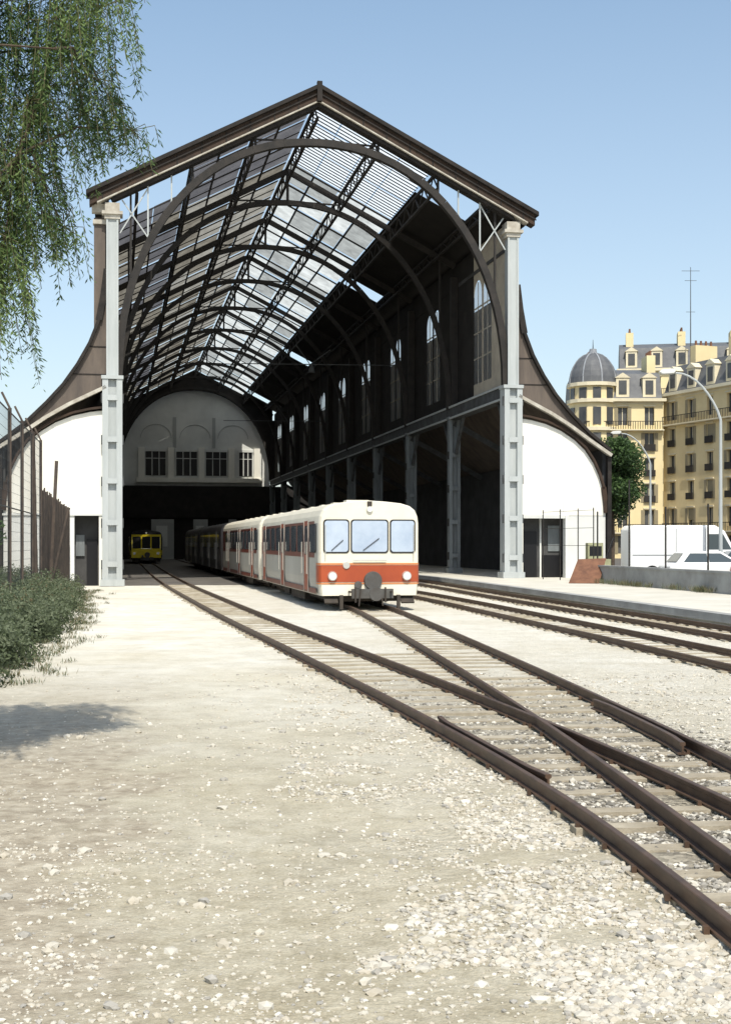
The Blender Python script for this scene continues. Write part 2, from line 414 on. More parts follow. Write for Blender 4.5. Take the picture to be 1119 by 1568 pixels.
def rail(b,P,off,ya,yb,dz=0,flare_end=False):
    ys=[];y=ya
    while y<yb: ys.append(y); y+= .4 if y<30 else 1.5
    ys.append(yb); pr=rail_prof(); k=len(pr); n0=len(b.v)
    for y in ys:
        t=tangent(P,y); nx=Vector((t.y,-t.x)); o=off
        if flare_end:
            e=min(y-ya,yb-y); o=off+(-1 if off>0 else 1)*max(0,.5-e)*.09
        c=Vector((herm(P,y),y))+nx*o
        for (u,z) in pr:
            q=c+nx*u; b.v.append((q.x,q.y,RZ+z+dz))
    for i in range(len(ys)-1):
        for j in range(k):
            jj=(j+1)%k; a=n0+i*k
            b.f.append((a+j,a+jj,a+k+jj,a+k+j)); b.m.append(0)
    b.f.append(tuple(n0+j for j in range(k)));b.m.append(0)
    b.f.append(tuple(n0+(len(ys)-1)*k+j for j in range(k)));b.m.append(0)
trs=empty('railway_track')
b=MB()
for P,ya,yb,dz in ((T1,2.5,160,0),(T2,2.5,160,.003)):
    for s in (-1,1): rail(b,P,s*G,ya,yb,dz)
rail(b,T1,-G+.10,10.6,14.2,.001,True)
rail(b,T2,G-.10,12.2,15.6,.001,True)
b.obj('rails',['rail'],trs)
tr2=empty('railway_track')
b=MB()
for P,ya in ((T3,5),(T4,14)):
    for s in (-1,1): rail(b,P,s*G,ya,158)
b.obj('rails',['rail'],tr2)
def sleepers(b,items):
    for (c,t,h0,h1,w) in items:
        t=(t+Vector((random.uniform(-.02,.02),0))).normalized()
        nx=Vector((t.y,-t.x)); a=c+nx*(h0+random.uniform(-.06,.06)); d=c+nx*(h1+random.uniform(-.06,.06))
        zt=.020+random.uniform(-.012,.004)
        b.beam((a.x,a.y,zt-.06),(d.x,d.y,zt-.06+random.uniform(-.006,0)),w*random.uniform(.85,1.05),.12,0)
its=[];y=3.0
while y<24:
    t=(tangent(T1,y)+tangent(T2,y)).normalized(); xm=(herm(T1,y)+herm(T2,y))/2; half=abs(herm(T2,y)-herm(T1,y))/2
    its.append((Vector((xm,y+random.uniform(-.04,.04))),t,-half-.66,half+.74,.2)); y+=.62
yy=y
while yy<110:
    for P in (T1,T2): its.append((Vector((herm(P,yy),yy)),tangent(P,yy),-.72,.78,.2))
    yy+=.64 if yy<60 else 1.0
b=MB(); sleepers(b,its); b.obj('sleepers',['sleeper'],trs)
its=[];yy=12
while yy<100:
    for P in (T3,T4): its.append((Vector((herm(P,yy),yy)),tangent(P,yy),-.72,.72,.2))
    yy+=.64 if yy<60 else 1.0
b=MB(); sleepers(b,its); b.obj('sleepers',['sleeper'],tr2)
b=MB()
yy=3.0
while yy<26:
    for P in (T1,T2):
        t=tangent(P,yy); nx=Vector((t.y,-t.x))
        for s in (-1,1):
            for e in (-.065,.065):
                c=Vector((herm(P,yy),yy))+nx*(s*G+e); b.box(c.x-.015,c.x+.015,c.y-.02,c.y+.02,.01,.05)
    yy+=.62
b.obj('rail_fastenings',['rail'],trs)

# ------------------------------------------------------------------ GROUND
def ground_mat():
    m=bpy.data.materials.new('gravel_ground'); m.use_nodes=True; nt=m.node_tree;N=nt.nodes;L=nt.links
    b=N['Principled BSDF']; b.inputs['Roughness'].default_value=.95; b.inputs['Specular IOR Level'].default_value=.1
    tc=N.new('ShaderNodeTexCoord')
    def nz(s,d=6,r=.6):
        n=N.new('ShaderNodeTexNoise'); n.inputs['Scale'].default_value=s;n.inputs['Detail'].default_value=d;n.inputs['Roughness'].default_value=r
        L.new(tc.outputs['Object'],n.inputs['Vector']); return n.outputs['Fac']
    def ramp(f,els):
        c=N.new('ShaderNodeValToRGB'); 
        while len(c.color_ramp.elements)<len(els): c.color_ramp.elements.new(.5)
        for e,(p,col) in zip(c.color_ramp.elements,els): e.position=p;e.color=(*col,1)
        L.new(f,c.inputs['Fac']); return c.outputs['Color']
    def math_(op,a,b_):
        x=N.new('ShaderNodeMath');x.operation=op
        for i,v in enumerate((a,b_)):
            if isinstance(v,(int,float)): x.inputs[i].default_value=v
            else: L.new(v,x.inputs[i])
        return x.outputs[0]
    def clamp(v):
        c=N.new('ShaderNodeClamp');L.new(v,c.inputs[0]);return c.outputs[0]
    def mix(f,a,c,bt='MIX'):
        x=N.new('ShaderNodeMix');x.data_type='RGBA';x.blend_type=bt
        if isinstance(f,(int,float)): x.inputs[0].default_value=f
        else:L.new(f,x.inputs[0])
        L.new(a,x.inputs[6])
        L.new(c,x.inputs[7]); return x.outputs[2]
    sep=N.new('ShaderNodeSeparateXYZ');L.new(tc.outputs['Object'],sep.inputs[0])
    wv=N.new('ShaderNodeTexNoise');wv.inputs['Scale'].default_value=9;L.new(tc.outputs['Object'],wv.inputs['Vector'])
    va=N.new('ShaderNodeVectorMath');va.operation='MULTIPLY_ADD';L.new(wv.outputs['Color'],va.inputs[0]);va.inputs[1].default_value=(.12,.12,.12);L.new(tc.outputs['Object'],va.inputs[2])
    def voro(s):
        vo=N.new('ShaderNodeTexVoronoi'); vo.inputs['Scale'].default_value=s; L.new(va.outputs[0],vo.inputs['Vector'])
        vr=N.new('ShaderNodeSeparateColor'); L.new(vo.outputs['Color'],vr.inputs[0]); return vo.outputs['Distance'],vr
    d1,vr=voro(22); d2,vr2=voro(48)
    ball=ramp(vr.outputs[0],[(0,(.43,.405,.34)),(.5,(.55,.525,.45)),(1,(.64,.615,.54))])
    b2=ramp(vr2.outputs[0],[(0,(.70,.69,.65)),(1,(1,1,1))])
    ball=mix(.7,ball,b2,'MULTIPLY')
    big=nz(.9,5)
    fine=nz(45,4)
    mid=nz(6,7,.7)
    path=ramp(nz(2.2,8,.7),[(.3,(.45,.43,.365)),(.5,(.54,.52,.445)),(.7,(.60,.58,.505))])
    pathspk=ramp(fine,[(.35,(.72,.71,.68)),(.6,(1,1,1))])
    path=mix(.65,path,pathspk,'MULTIPLY')
    nearf=clamp(math_('MULTIPLY',math_('SUBTRACT',18,sep.outputs[1]),.08))
    nearc=ramp(mid,[(.35,(.66,.625,.55)),(.6,(.86,.835,.78))])
    path=mix(nearf,path,mix(1.0,path,nearc,'MULTIPLY'))
    xb=math_('ADD',math_('MULTIPLY',sep.outputs[1],.19),sep.outputs[0])
    f2=clamp(math_('ADD',math_('MULTIPLY',math_('SUBTRACT',xb,1.9),.5),math_('MULTIPLY',math_('SUBTRACT',big,.5),4)))
    base=mix(f2,path,ball)
    # ground colour gets paler further up the yard
    far=clamp(math_('MULTIPLY',math_('SUBTRACT',sep.outputs[1],12),.06))
    pale=ramp(nz(1.7,8,.7),[(.3,(.64,.625,.55)),(.6,(.76,.745,.68))])
    base=mix(math_('MULTIPLY',far,.78),base,pale)
    s1=clamp(math_('MULTIPLY',math_('SUBTRACT',xb,3.2),3.0))
    s2=clamp(math_('MULTIPLY',math_('SUBTRACT',5.5,math_('ADD',math_('MULTIPLY',sep.outputs[1],.14),sep.outputs[0])),1.5))
    s3=clamp(math_('MULTIPLY',math_('SUBTRACT',20,sep.outputs[1]),.13))
    stf=math_('MULTIPLY',math_('MULTIPLY',s1,s2),s3)
    stf=clamp(math_('MULTIPLY',stf,math_('ADD',.5,big)))
    grey=ramp(vr.outputs[1],[(0,(.13,.12,.10)),(.6,(.26,.24,.20)),(1,(.44,.41,.34))])
    base=mix(stf,base,grey)
    dirt=ramp(nz(.35,6,.6),[(.42,(1,1,1)),(.7,(.84,.80,.71))])
    base=mix(.7,base,dirt,'MULTIPLY')
    dirt2=ramp(nz(1.4,7,.7),[(.38,(.80,.77,.70)),(.58,(1,1,1))])
    base=mix(.65,base,dirt2,'MULTIPLY')
    blc=clamp(math_('ADD',math_('MULTIPLY',math_('SUBTRACT',-.3,math_('ADD',sep.outputs[0],math_('MULTIPLY',sep.outputs[1],.13))),1.5),math_('MULTIPLY',math_('SUBTRACT',big,.46),5)))
    soil=ramp(mid,[(.35,(.22,.185,.14)),(.55,(.36,.32,.25)),(.72,(.49,.45,.37))])
    base=mix(math_('MULTIPLY',math_('MULTIPLY',blc,.8),clamp(math_('MULTIPLY',math_('SUBTRACT',22,sep.outputs[1]),.1))),base,soil)
    L.new(base,b.inputs['Base Color'])
    hv=math_('ADD',math_('MULTIPLY',d1,-.9),math_('MULTIPLY',d2,-.5))
    h=math_('ADD',math_('MULTIPLY',hv,math_('ADD',.2,f2)),math_('MULTIPLY',fine,.35))
    h=math_('ADD',h,math_('MULTIPLY',nz(5,6,.7),1.4))
    bp=N.new('ShaderNodeBump');bp.inputs['Strength'].default_value=.7;bp.inputs['Distance'].default_value=.028
    L.new(h,bp.inputs['Height']);L.new(bp.outputs['Normal'],b.inputs['Normal'])
    return m
xs=[-1500,-400,-120,-50,-25,-14]+list(np.arange(-9,13,.14))+[16,22,40,80,200,600,1500]
ys=[-300,-60,-15,0]+list(np.arange(2,26,.14))+list(np.arange(26.5,60,1.2))+[65,75,90,120,170,260,500,1200,3000]
V=[];
for y in ys:
    for x in xs:
        z=0
        if -10<x<13 and 1<y<60:
            z=.026*noise.noise((x*.7,y*.7,0))+.014*noise.noise((x*2.9,y*2.9,3))-.006
        else: z=-.02
        V.append((x,y,z))
nx_=len(xs);F=[]
for j in range(len(ys)-1):
    for i in range(nx_-1):
        a=j*nx_+i;F.append((a,a+1,a+nx_+1,a+nx_))
me=bpy.data.meshes.new('ground');me.from_pydata(V,[],F);me.materials.append(ground_mat());me.polygons.foreach_set('use_smooth',[True]*len(F))
o=bpy.data.objects.new('ground',me);sc.collection.objects.link(o)

# stones
import bmesh
bm=bmesh.new();bmesh.ops.create_icosphere(bm,subdivisions=1,radius=1);IV=np.array([v.co[:] for v in bm.verts]);IF=np.array([[v.index for v in f.verts] for f in bm.faces]);bm.free()
def gz(x,y): return .026*noise.noise((x*.7,y*.7,0))+.014*noise.noise((x*2.9,y*2.9,3))-.006
def stones(name,n,pick,mats):
    vs=[];fs=[];mi=[]
    for k in range(n):
        x,y,r,mm=pick()
        P=IV*(1+np.random.uniform(-.28,.28,(len(IV),1)))*np.array([r*random.uniform(.8,1.3),r*random.uniform(.8,1.3),r*random.uniform(.5,.8)])
        a=random.uniform(0,6.28);ca,sa=math.cos(a),math.sin(a)
        R=np.array([[ca,-sa,0],[sa,ca,0],[0,0,1]])
        P=P@R.T+np.array([x,y,gz(x,y)+r*.14])
        fs.append(IF+len(IV)*k);vs.append(P);mi+= [mm]*len(IF)
    vs=np.concatenate(vs);fs=np.concatenate(fs)
    me=bpy.data.meshes.new(name);me.from_pydata(vs.tolist(),[],fs.tolist())
    for m in mats: me.materials.append(m)
    me.polygons.foreach_set('material_index',mi);me.update()
    o=bpy.data.objects.new(name,me);sc.collection.objects.link(o)
def pick():
    while True:
        Y=4.8/(1-random.random()*.76)
        X=random.uniform(-.30,.30)*Y
        xb=X+.19*Y-1.9
        inB=xb+ (noise.noise((X*1.2,Y*1.2,5)))*1.6>0
        cl=noise.noise((X*1.5,Y*1.5,0))
        if not inB and random.random()>.07+.35*max(cl,0): continue
        if inB and random.random()>.55+cl: continue
        four=(xb>1.35) and (X+.14*Y<5.5) and Y<20
        r=random.choice([.006,.008,.010,.012,.015,.019,.025])*(1.0 if inB else .72)
        if random.random()<.01:r=.04
        if four: mm=random.choice([0,1,2,2,3,3])
        else: mm=random.choice([0,1,1,1,4,4,2])
        return X,Y,r,mm
sm=[mat('stone_white',(.62,.60,.53),(.52,.495,.43),8,.95),mat('stone_pale',(.52,.495,.43),(.43,.405,.34),8,.95),mat('stone_grey',(.37,.355,.32),(.29,.275,.24),8,.95),mat('stone_dark',(.19,.18,.16),(.13,.12,.10),8,.95),mat('stone_sand',(.47,.435,.36),(.39,.355,.285),8,.95)]
stones('gravel',26000,pick,sm)

# ------------------------------------------------------------------ PLATFORM / RIGHT SIDE
edge=[(9.9,23.5),(9.0,29.4),(6.42,47.5),(3.85,65.6),(-2.7,100),(-13.6,158)]
b=MB(); b.prism(edge+[(12,175),(220,175),(220,23.5)],-.05,.27,0,'z')
for i in range(len(edge)-1):
    (x0,y0),(x1,y1)=edge[i],edge[i+1]
    b.beam((x0,y0,.2),(x1,y1,.2),.35,.2,1)
b.obj('platform',['conc','concg'])
b=MB()
b.prism([(13.4,47),(11.2,60),(11.2,74),(19,150),(160,150),(160,40),(14.5,40)],.2,.274,0,'z')
b.obj('street',['asph'])
b=MB()
wp=[(10.2,57.5),(12.2,45.5),(14.6,31)]
for i in range(2):
    (x0,y0),(x1,y1)=wp[i],wp[i+1]
    b.beam((x0,y0,.62),(x1,y1,.62),.25,.7,0); b.beam((x0,y0,1.01),(x1,y1,1.01),.34,.08,0)
b.obj('concrete_wall',['concg'])
b=MB()
for t in np.linspace(0,1,8):
    x=10.2+(14.6-10.2)*t;y=57.5+(31-57.5)*t
    b.cyl((x,y,1.0),(x,y,4.6 if int(t*7)%3==1 else 3.4),.035,.035,6)
P_=[(8.55,63),(9.15,61.5),(9.75,60),(10.2,58.5)]
for x,y in P_: b.cyl((x,y,.27),(x,y,3.6),.025,.025,6)
for i in range(3):
    for z in (3.5,2.7,1.9): b.cyl((*P_[i],z),(*P_[i+1],z),.01,.01,4)
b.obj('wire_fence',['steel_dark'])
b=MB(); b.poly([(8.75,56.3,.28),(10.0,56.0,.28),(10.55,57.3,1.35),(9.35,57.5,1.3)],0); b.poly([(8.75,56.36,.28),(10.0,56.06,.28),(10.55,57.36,1.35),(9.35,57.56,1.3)],0)
b.beam((9.3,57.6,.27),(9.6,57.5,1.3),.08,.08); b.obj('rusty_board',['rust'])
M['olive']=mat('olive_paint',(.35,.36,.22),(.25,.25,.15),3,.7)
b=MB(); b.box(0,1.1,0,.8,.25,1.0,0); b.box(.05,.75,.05,.75,1.0,1.75,0); b.box(.12,.68,.04,.05,1.15,1.6,1)
for x in (.25,.85): b.cyl((x,-.06,.22),(x,.1,.22),.22,.22,14,1); b.cyl((x,.7,.22),(x,.86,.22),.22,.22,14,1)
b.beam((.95,.4,1.0),(1.3,.4,2.0),.06,.06,1)
b.obj('yard_tractor',['olive','dark'],None,(10.2,60.2,.27))

# vehicles
M['carwhite']=mat('white_car_paint',(.78,.79,.78),None,1,.3,spec=.5)
M['cargrey']=mat('grey_car_paint',(.30,.32,.33),None,1,.3,spec=.5)
M['carred']=mat('red_car_paint',(.20,.03,.02),None,1,.3,spec=.5)
M['carglass']=mat('car_glass',(.05,.07,.08),None,1,.08,spec=.6)
M['tyre']=mat('tyre',(.02,.02,.02),None,1,.9)
M['hub']=mat('hubcap',(.4,.4,.4),None,1,.4,metal=.6)
def wheels(b,xs,w,r,mt,mh):
    for x in xs:
        for s in (-1,1):
            b.cyl((x,s*(w/2-.1),r),(x,s*(w/2+.02),r),r,r,20,mt); b.cyl((x,s*(w/2+.02),r),(x,s*(w/2+.035),r),r*.55,r*.5,14,mh)
def car(name,paint,loc,rz,Lc=4.1,H=1.4):
    root=empty(name,loc,rz); s=Lc/4.1; b=MB(); w=1.62
    body=[(-2.0,.35),(-2.05,.6),(-2.0,.82),(-1.75,.9),(1.0,.93),(1.75,.8),(2.02,.66),(2.05,.35),(1.7,.28),(-1.7,.28)]
    b.prism([(x*s,z) for x,z in body],-w/2,w/2,0)
    b.obj('body',[paint],root,bevel=.06)
    b=MB()
    gh=[(-1.75,.9),(-1.35,H-.04),(-.9,H),(.15,H),(.95,.92)]
    n=len(gh);vs=[(x*s,sy*(w/2-(.05 if z<1 else .2)),z) for sy in (-1,1) for x,z in gh]
    k=len(b.v);b.v+=vs
    b.f.append(tuple(range(k,k+n)));b.m.append(0);b.f.append(tuple(range(k+2*n-1,k+n-1,-1)));b.m.append(0)
    for i in range(n-1): b.f.append((k+i,k+i+1,k+n+i+1,k+n+i));b.m.append(0)
    b.obj('cabin',[paint],root,bevel=.04)
    b=MB()
    for sy in (-1,1):
        def Wp(x,z): 
            t=(z-.9)/(H-.9); return (x*s,sy*(w/2-.05-.15*t+.012),z)
        b.poly([Wp(-1.45,.96),Wp(-.45,.96),Wp(-.45,H-.08),Wp(-1.15,H-.08)],0)
        b.poly([Wp(-.37,.96),Wp(.75,.96),Wp(.12,H-.08),Wp(-.37,H-.08)],0)
    b.poly([(.92*s,-.62,.98),(.92*s,.62,.98),(.26*s,.55,H-.06),(.26*s,-.55,H-.06)],0)
    b.poly([(-1.72*s,-.62,.98),(-1.72*s,.62,.98),(-1.42*s,.55,H-.08),(-1.42*s,-.55,H-.08)],0)
    b.obj('windows',['carglass'],root)
    b=MB(); wheels(b,(-1.25*s,1.25*s),w,.3,0,1); b.obj('wheels',['tyre','hub'],root)
    b=MB(); 
    for sx in (-1,1):
        b.box(sx*2.06*s-.05,sx*2.06*s+.05,-w/2,w/2,.38,.5,0)
        for sy in (-1,1): b.box(sx*2.03*s-.03,sx*2.03*s+.03,sy*.6-.14,sy*.6+.14,.6,.74,1)
    b.obj('bumpers_and_lamps',['tyre','hub'],root)
def van(name,paint,loc,rz):
    root=empty(name,loc,rz);b=MB();w=1.95
    p=[(-2.6,.4),(-2.6,2.35),(-2.45,2.55),(1.3,2.55),(1.75,2.3),(2.2,1.45),(2.6,1.2),(2.65,.45)]
    b.prism(p,-w/2,w/2,0);b.obj('body',[paint],root,bevel=.08)
    b=MB()
    for s in (-1,1):
        y=s*(w/2+.012); b.poly([(.95,y,1.45),(2.05,y,1.45),(1.65,y,2.15),(.95,y,2.15)],0)
        b.beam((.85,y,.5),(.85,y,2.4),.02,.02,1); b.beam((-.5,y,.5),(-.5,y,2.4),.02,.02,1); b.beam((-2.5,y,1.2),(.8,y,1.2),.02,.03,1)
    b.poly([(2.2,-.85,1.5),(2.2,.85,1.5),(1.8,.8,2.25),(1.8,-.8,2.25)],0)
    b.obj('windows',['carglass','cargrey'],root)
    b=MB();wheels(b,(-1.6,1.75),w,.36,0,1);b.obj('wheels',['tyre','hub'],root)
van('delivery_van','carwhite',(14.6,60.5,.275),math.radians(2))
car('parked_car','carwhite',(14.3,54.0,.275),math.radians(5))
car('parked_car','cargrey',(17.6,58.5,.275),math.radians(-20),4.2,1.42)
car('parked_car','carred',(16.9,53.2,.275),math.radians(8))
car('parked_car','carwhite',(19.5,64,.275),math.radians(15))

def street_lamp(x,y,h=9.5):
    root=empty('street_lamp',(x,y,.27)); b=MB()
    pts=[(0,0,0),(0,0,1.0),(0,0,h-2.3)];rad=[.11,.09,.065]
    for i in range(1,9):
        t=i/8; pts.append((-2.0*t**1.3,0,h-2.3+2.1*math.sin(t*math.pi/2)));rad.append(.06-.02*t)
    b.sweep(pts,rad,8); b.obj('pole_and_arm',['steel_grey'],root)
    b=MB(); b.prism([(-2.0,h-.12),(-2.1,h-.02),(-2.6,h-.05),(-2.75,h-.16),(-2.6,h-.26),(-2.1,h-.24)],-.14,.14,0); b.obj('lamp_head',['endwall'],root,bevel=.03)
street_lamp(15.75,58); street_lamp(19.6,90)

# ------------------------------------------------------------------ BUILDINGS
M['stucco']=mat('yellow_stucco',(.76,.65,.39),(.68,.57,.33),.3,.9)
M['stucco2']=mat('ochre_stucco',(.72,.60,.35),(.62,.50,.28),.3,.9)
M['bcream']=mat('stone_trim',(.70,.64,.47),(.58,.52,.38),.5,.9)
M['slate']=mat('slate',(.085,.09,.10),(.13,.135,.14),1,.6)
M['zinc']=mat('zinc',(.30,.32,.34),(.2,.21,.23),1,.6)
M['wglass']=mat('building_glass',(.05,.055,.06),(.10,.10,.10),.4,.2)
M['shut']=mat('shutters',(.32,.27,.17),(.24,.21,.14),.5,.8)
def apartment(loc,rz,Wd,D,floors,fh,sp,wall,tower=False,mh=3.6):
    root=empty('apartment_building',loc,rz)
    b=MB();n=int(Wd/sp);sp=Wd/n;ww=1.1;H=floors*fh
    b.box(0,Wd,.35,.45,0,H,1)
    for i in range(n+1):
        x0=max(0,i*sp-(sp-ww)/2);x1=min(Wd,i*sp+(sp-ww)/2); b.box(x0,x1,0,.349,0,H,0)
    for i in range(n):
        a=i*sp+(sp-ww)/2;d=a+ww
        for f in range(floors):
            z=f*fh; b.box(a,d,.01,.349,z,z+.55,0); b.box(a,d,.01,.349,z+2.6,z+fh,0)
            b.box(a+ww/2-.04,d-ww/2+.04,.25,.3,z+.55,z+2.6,2)
            r=random.random()
            if r<.6:
                b.box(a-.42,a-.02,-.06,-.004,z+.55,z+2.6,3); b.box(d+.02,d+.42,-.06,-.004,z+.55,z+2.6,3)
            if r<.25: b.box(a,d,.1,.16,z+1.3,z+2.6,3)
            b.box(a-.15,d+.15,-.12,-.003,z+2.7,z+2.85,2)
            if f>0 and f not in (1,floors-1):
                b.box(a-.1,d+.1,-.25,-.2,z+.55,z+1.3,4)
    b.box(0,Wd,-.003,.2,H,H+.3,2)
    b.box(0,Wd,.451,D,0,H,0)
    for z in (fh,fh*(floors-1)): b.box(-.1,Wd+.1,-.35,-.002,z-.12,z+.05,2)
    b.box(-.3,Wd+.3,-.55,D+.3,H+.3,H+.65,2)
    for z in (fh,fh*(floors-1)): 
        b.box(0,Wd,-.75,-.36,z-.1,z+.02,2)
        for i in range(int(Wd/.28)): b.box(i*.28,i*.28+.07,-.74,-.71,z+.05,z+.9,4)
        b.box(0,Wd,-.745,-.70,z+.9,z+.97,4)
    b.obj('facade',[wall,'wglass','bcream','shut','steel_dark'],root)
    b=MB();z=H+.65
    P=[(0,z),(1.2,z+mh),(D/2,z+mh+1.2),(D-1.2,z+mh),(D,z)]
    b.prism(P,.1,Wd-.1,0,'x')
    for i in range(n):
        c=(i+.5)*sp; 
        b.box(c-.75,c+.75,.05,1.1,z+.2,z+2.4,1); b.box(c-.45,c+.45,.0,.049,z+.5,z+2.1,2); b.prism([(c-.9,z+2.4),(c+.9,z+2.4),(c,z+3.0)],-.05,1.2,1)
    for i in range(int(Wd/7)+1):
        x=1+i*7; b.box(x,x+1.0,3,6,z+1.5,z+mh+2.4,3)
        for j in range(4): b.cyl((x+.5,3.4+j*.7,z+mh+2.4),(x+.5,3.4+j*.7,z+mh+3.0),.16,.12,8,4)
    b.obj('mansard_roof',['slate','bcream','wglass',wall,'rust'],root)
    if tower:
        b=MB();R=2.7;cx,cy=1.5,1.8;n=16
        Ht=H+2.2
        b.cyl((cx,cy,0),(cx,cy,Ht),R,R,n,0)
        for zz in (fh,fh*(floors-1),H+.3,Ht): b.cyl((cx,cy,zz-.1),(cx,cy,zz+.3),R+.35,R+.35,n,1)
        for f in list(range(floors)):
            for k in (0,1,2,3,4):
                t=math.radians(-160+k*35); px,py=cx+(R-.02)*math.cos(t),cy+(R-.02)*math.sin(t)
                b.beam((px,py,f*fh+.6),(px,py,f*fh+2.6),.9,.12,2,up=(math.cos(t),math.sin(t),0))
        for k in range(5):
            t=math.radians(-160+k*35); px,py=cx+(R-.02)*math.cos(t),cy+(R-.02)*math.sin(t)
            b.beam((px,py,H+.5),(px,py,H+1.9),.9,.12,2,up=(math.cos(t),math.sin(t),0))
        b.obj('corner_tower',[wall,'bcream','wglass'],root)
        b=MB();prev=None;dh=3.6
        for i in range(9):
            t=i/8*math.pi/2; r=R*math.cos(t)*1.0+.12;z=Ht+.3+dh*math.sin(t)
            if prev:
                b.cyl((cx,cy,prev[1]),(cx,cy,z),prev[0],r,24,0,caps=False)
                for k in range(8):
                    a=k*math.pi/4+.2
                    b.beam((cx+prev[0]*math.cos(a),cy+prev[0]*math.sin(a),prev[1]),(cx+r*math.cos(a),cy+r*math.sin(a),z),.16,.12,1)
            prev=(r,z)
        b.cyl((cx,cy,prev[1]-.1),(cx,cy,prev[1]+.5),.5,.4,10,1); b.cyl((cx,cy,prev[1]+.5),(cx,cy,prev[1]+1.6),.06,.02,6,2)
        b.obj('dome',['slate','zinc','steel_dark'],root)
    return root
apartment((24.9,150,.27),math.radians(0),9.2,14,6,2.95,3.0,'stucco',True,3.0)
apartment((34.4,151,.27),math.radians(-68),52,14,6,3.05,3.3,'stucco2',False,3.2)
apartment((34.5,178,.27),math.radians(-10),40,12,8,3.1,3.2,'stucco',False,3.0)
b=MB(); b.cyl((43.5,175,25),(43.5,175,39),.09,.04,6)
for z,w in ((38.5,1.2),(37.2,.8),(33,.6)): b.beam((43.5-w,175,z),(43.5+w,175,z),.05,.05)
b.obj('roof_antenna',['steel_mid'])

# ------------------------------------------------------------------ RAILCARS
M['rc_white']=mat('railcar_cream_paint',(.76,.72,.60),(.68,.64,.52),.7,.4,spec=.4,c3=(.58,.53,.42))
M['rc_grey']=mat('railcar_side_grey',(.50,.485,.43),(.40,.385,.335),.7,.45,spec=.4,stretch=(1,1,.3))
M['rc_red']=mat('railcar_red_paint',(.38,.075,.025),(.29,.055,.022),.8,.4,spec=.4,c3=(.22,.05,.028))
M['rc_orange']=mat('railcar_orange_line',(.58,.22,.08),None,1,.4)
M['rc_maroon']=mat('railcar_maroon',(.20,.05,.03),(.14,.038,.025),.8,.4)
M['rc_glass']=mat('railcar_windscreen',(.34,.42,.54),(.46,.54,.64),.8,.08,spec=.7)  # reflected sky painted into the glass as a light blue base
M['rc_sglass']=mat('railcar_side_glass',(.10,.11,.12),None,1,.08,spec=.7)
M['rubber']=mat('rubber',(.02,.02,.02),None,1,.7)
M['under']=mat('underframe',(.035,.03,.026),(.06,.05,.04),3,.8)
M['ugrey']=mat('coupler_grey',(.10,.10,.095),(.07,.065,.06),3,.7)
M['chrome']=mat('lamp_chrome',(.7,.7,.68),None,1,.2,metal=.7)
M['lens']=mat('lamp_lens',(.75,.75,.7),None,1,.15,spec=.8)
M['coach']=mat('coach_paint',(.13,.12,.115),(.09,.08,.075),1,.5)
M['yel']=mat('yellow_railcar_paint',(.85,.66,.02),(.78,.60,.02),1,.45)
def rrect(cx,cz,w,h,r,n=5):
    P=[]
    for (sx,sz,a0) in ((1,1,0),(-1,1,90),(-1,-1,180),(1,-1,270)):
        for i in range(n+1):
            a=math.radians(a0+90*i/n);P.append((cx+sx*(w/2-r)+r*math.cos(a),cz+sz*(h/2-r)+r*math.sin(a)))
    return P
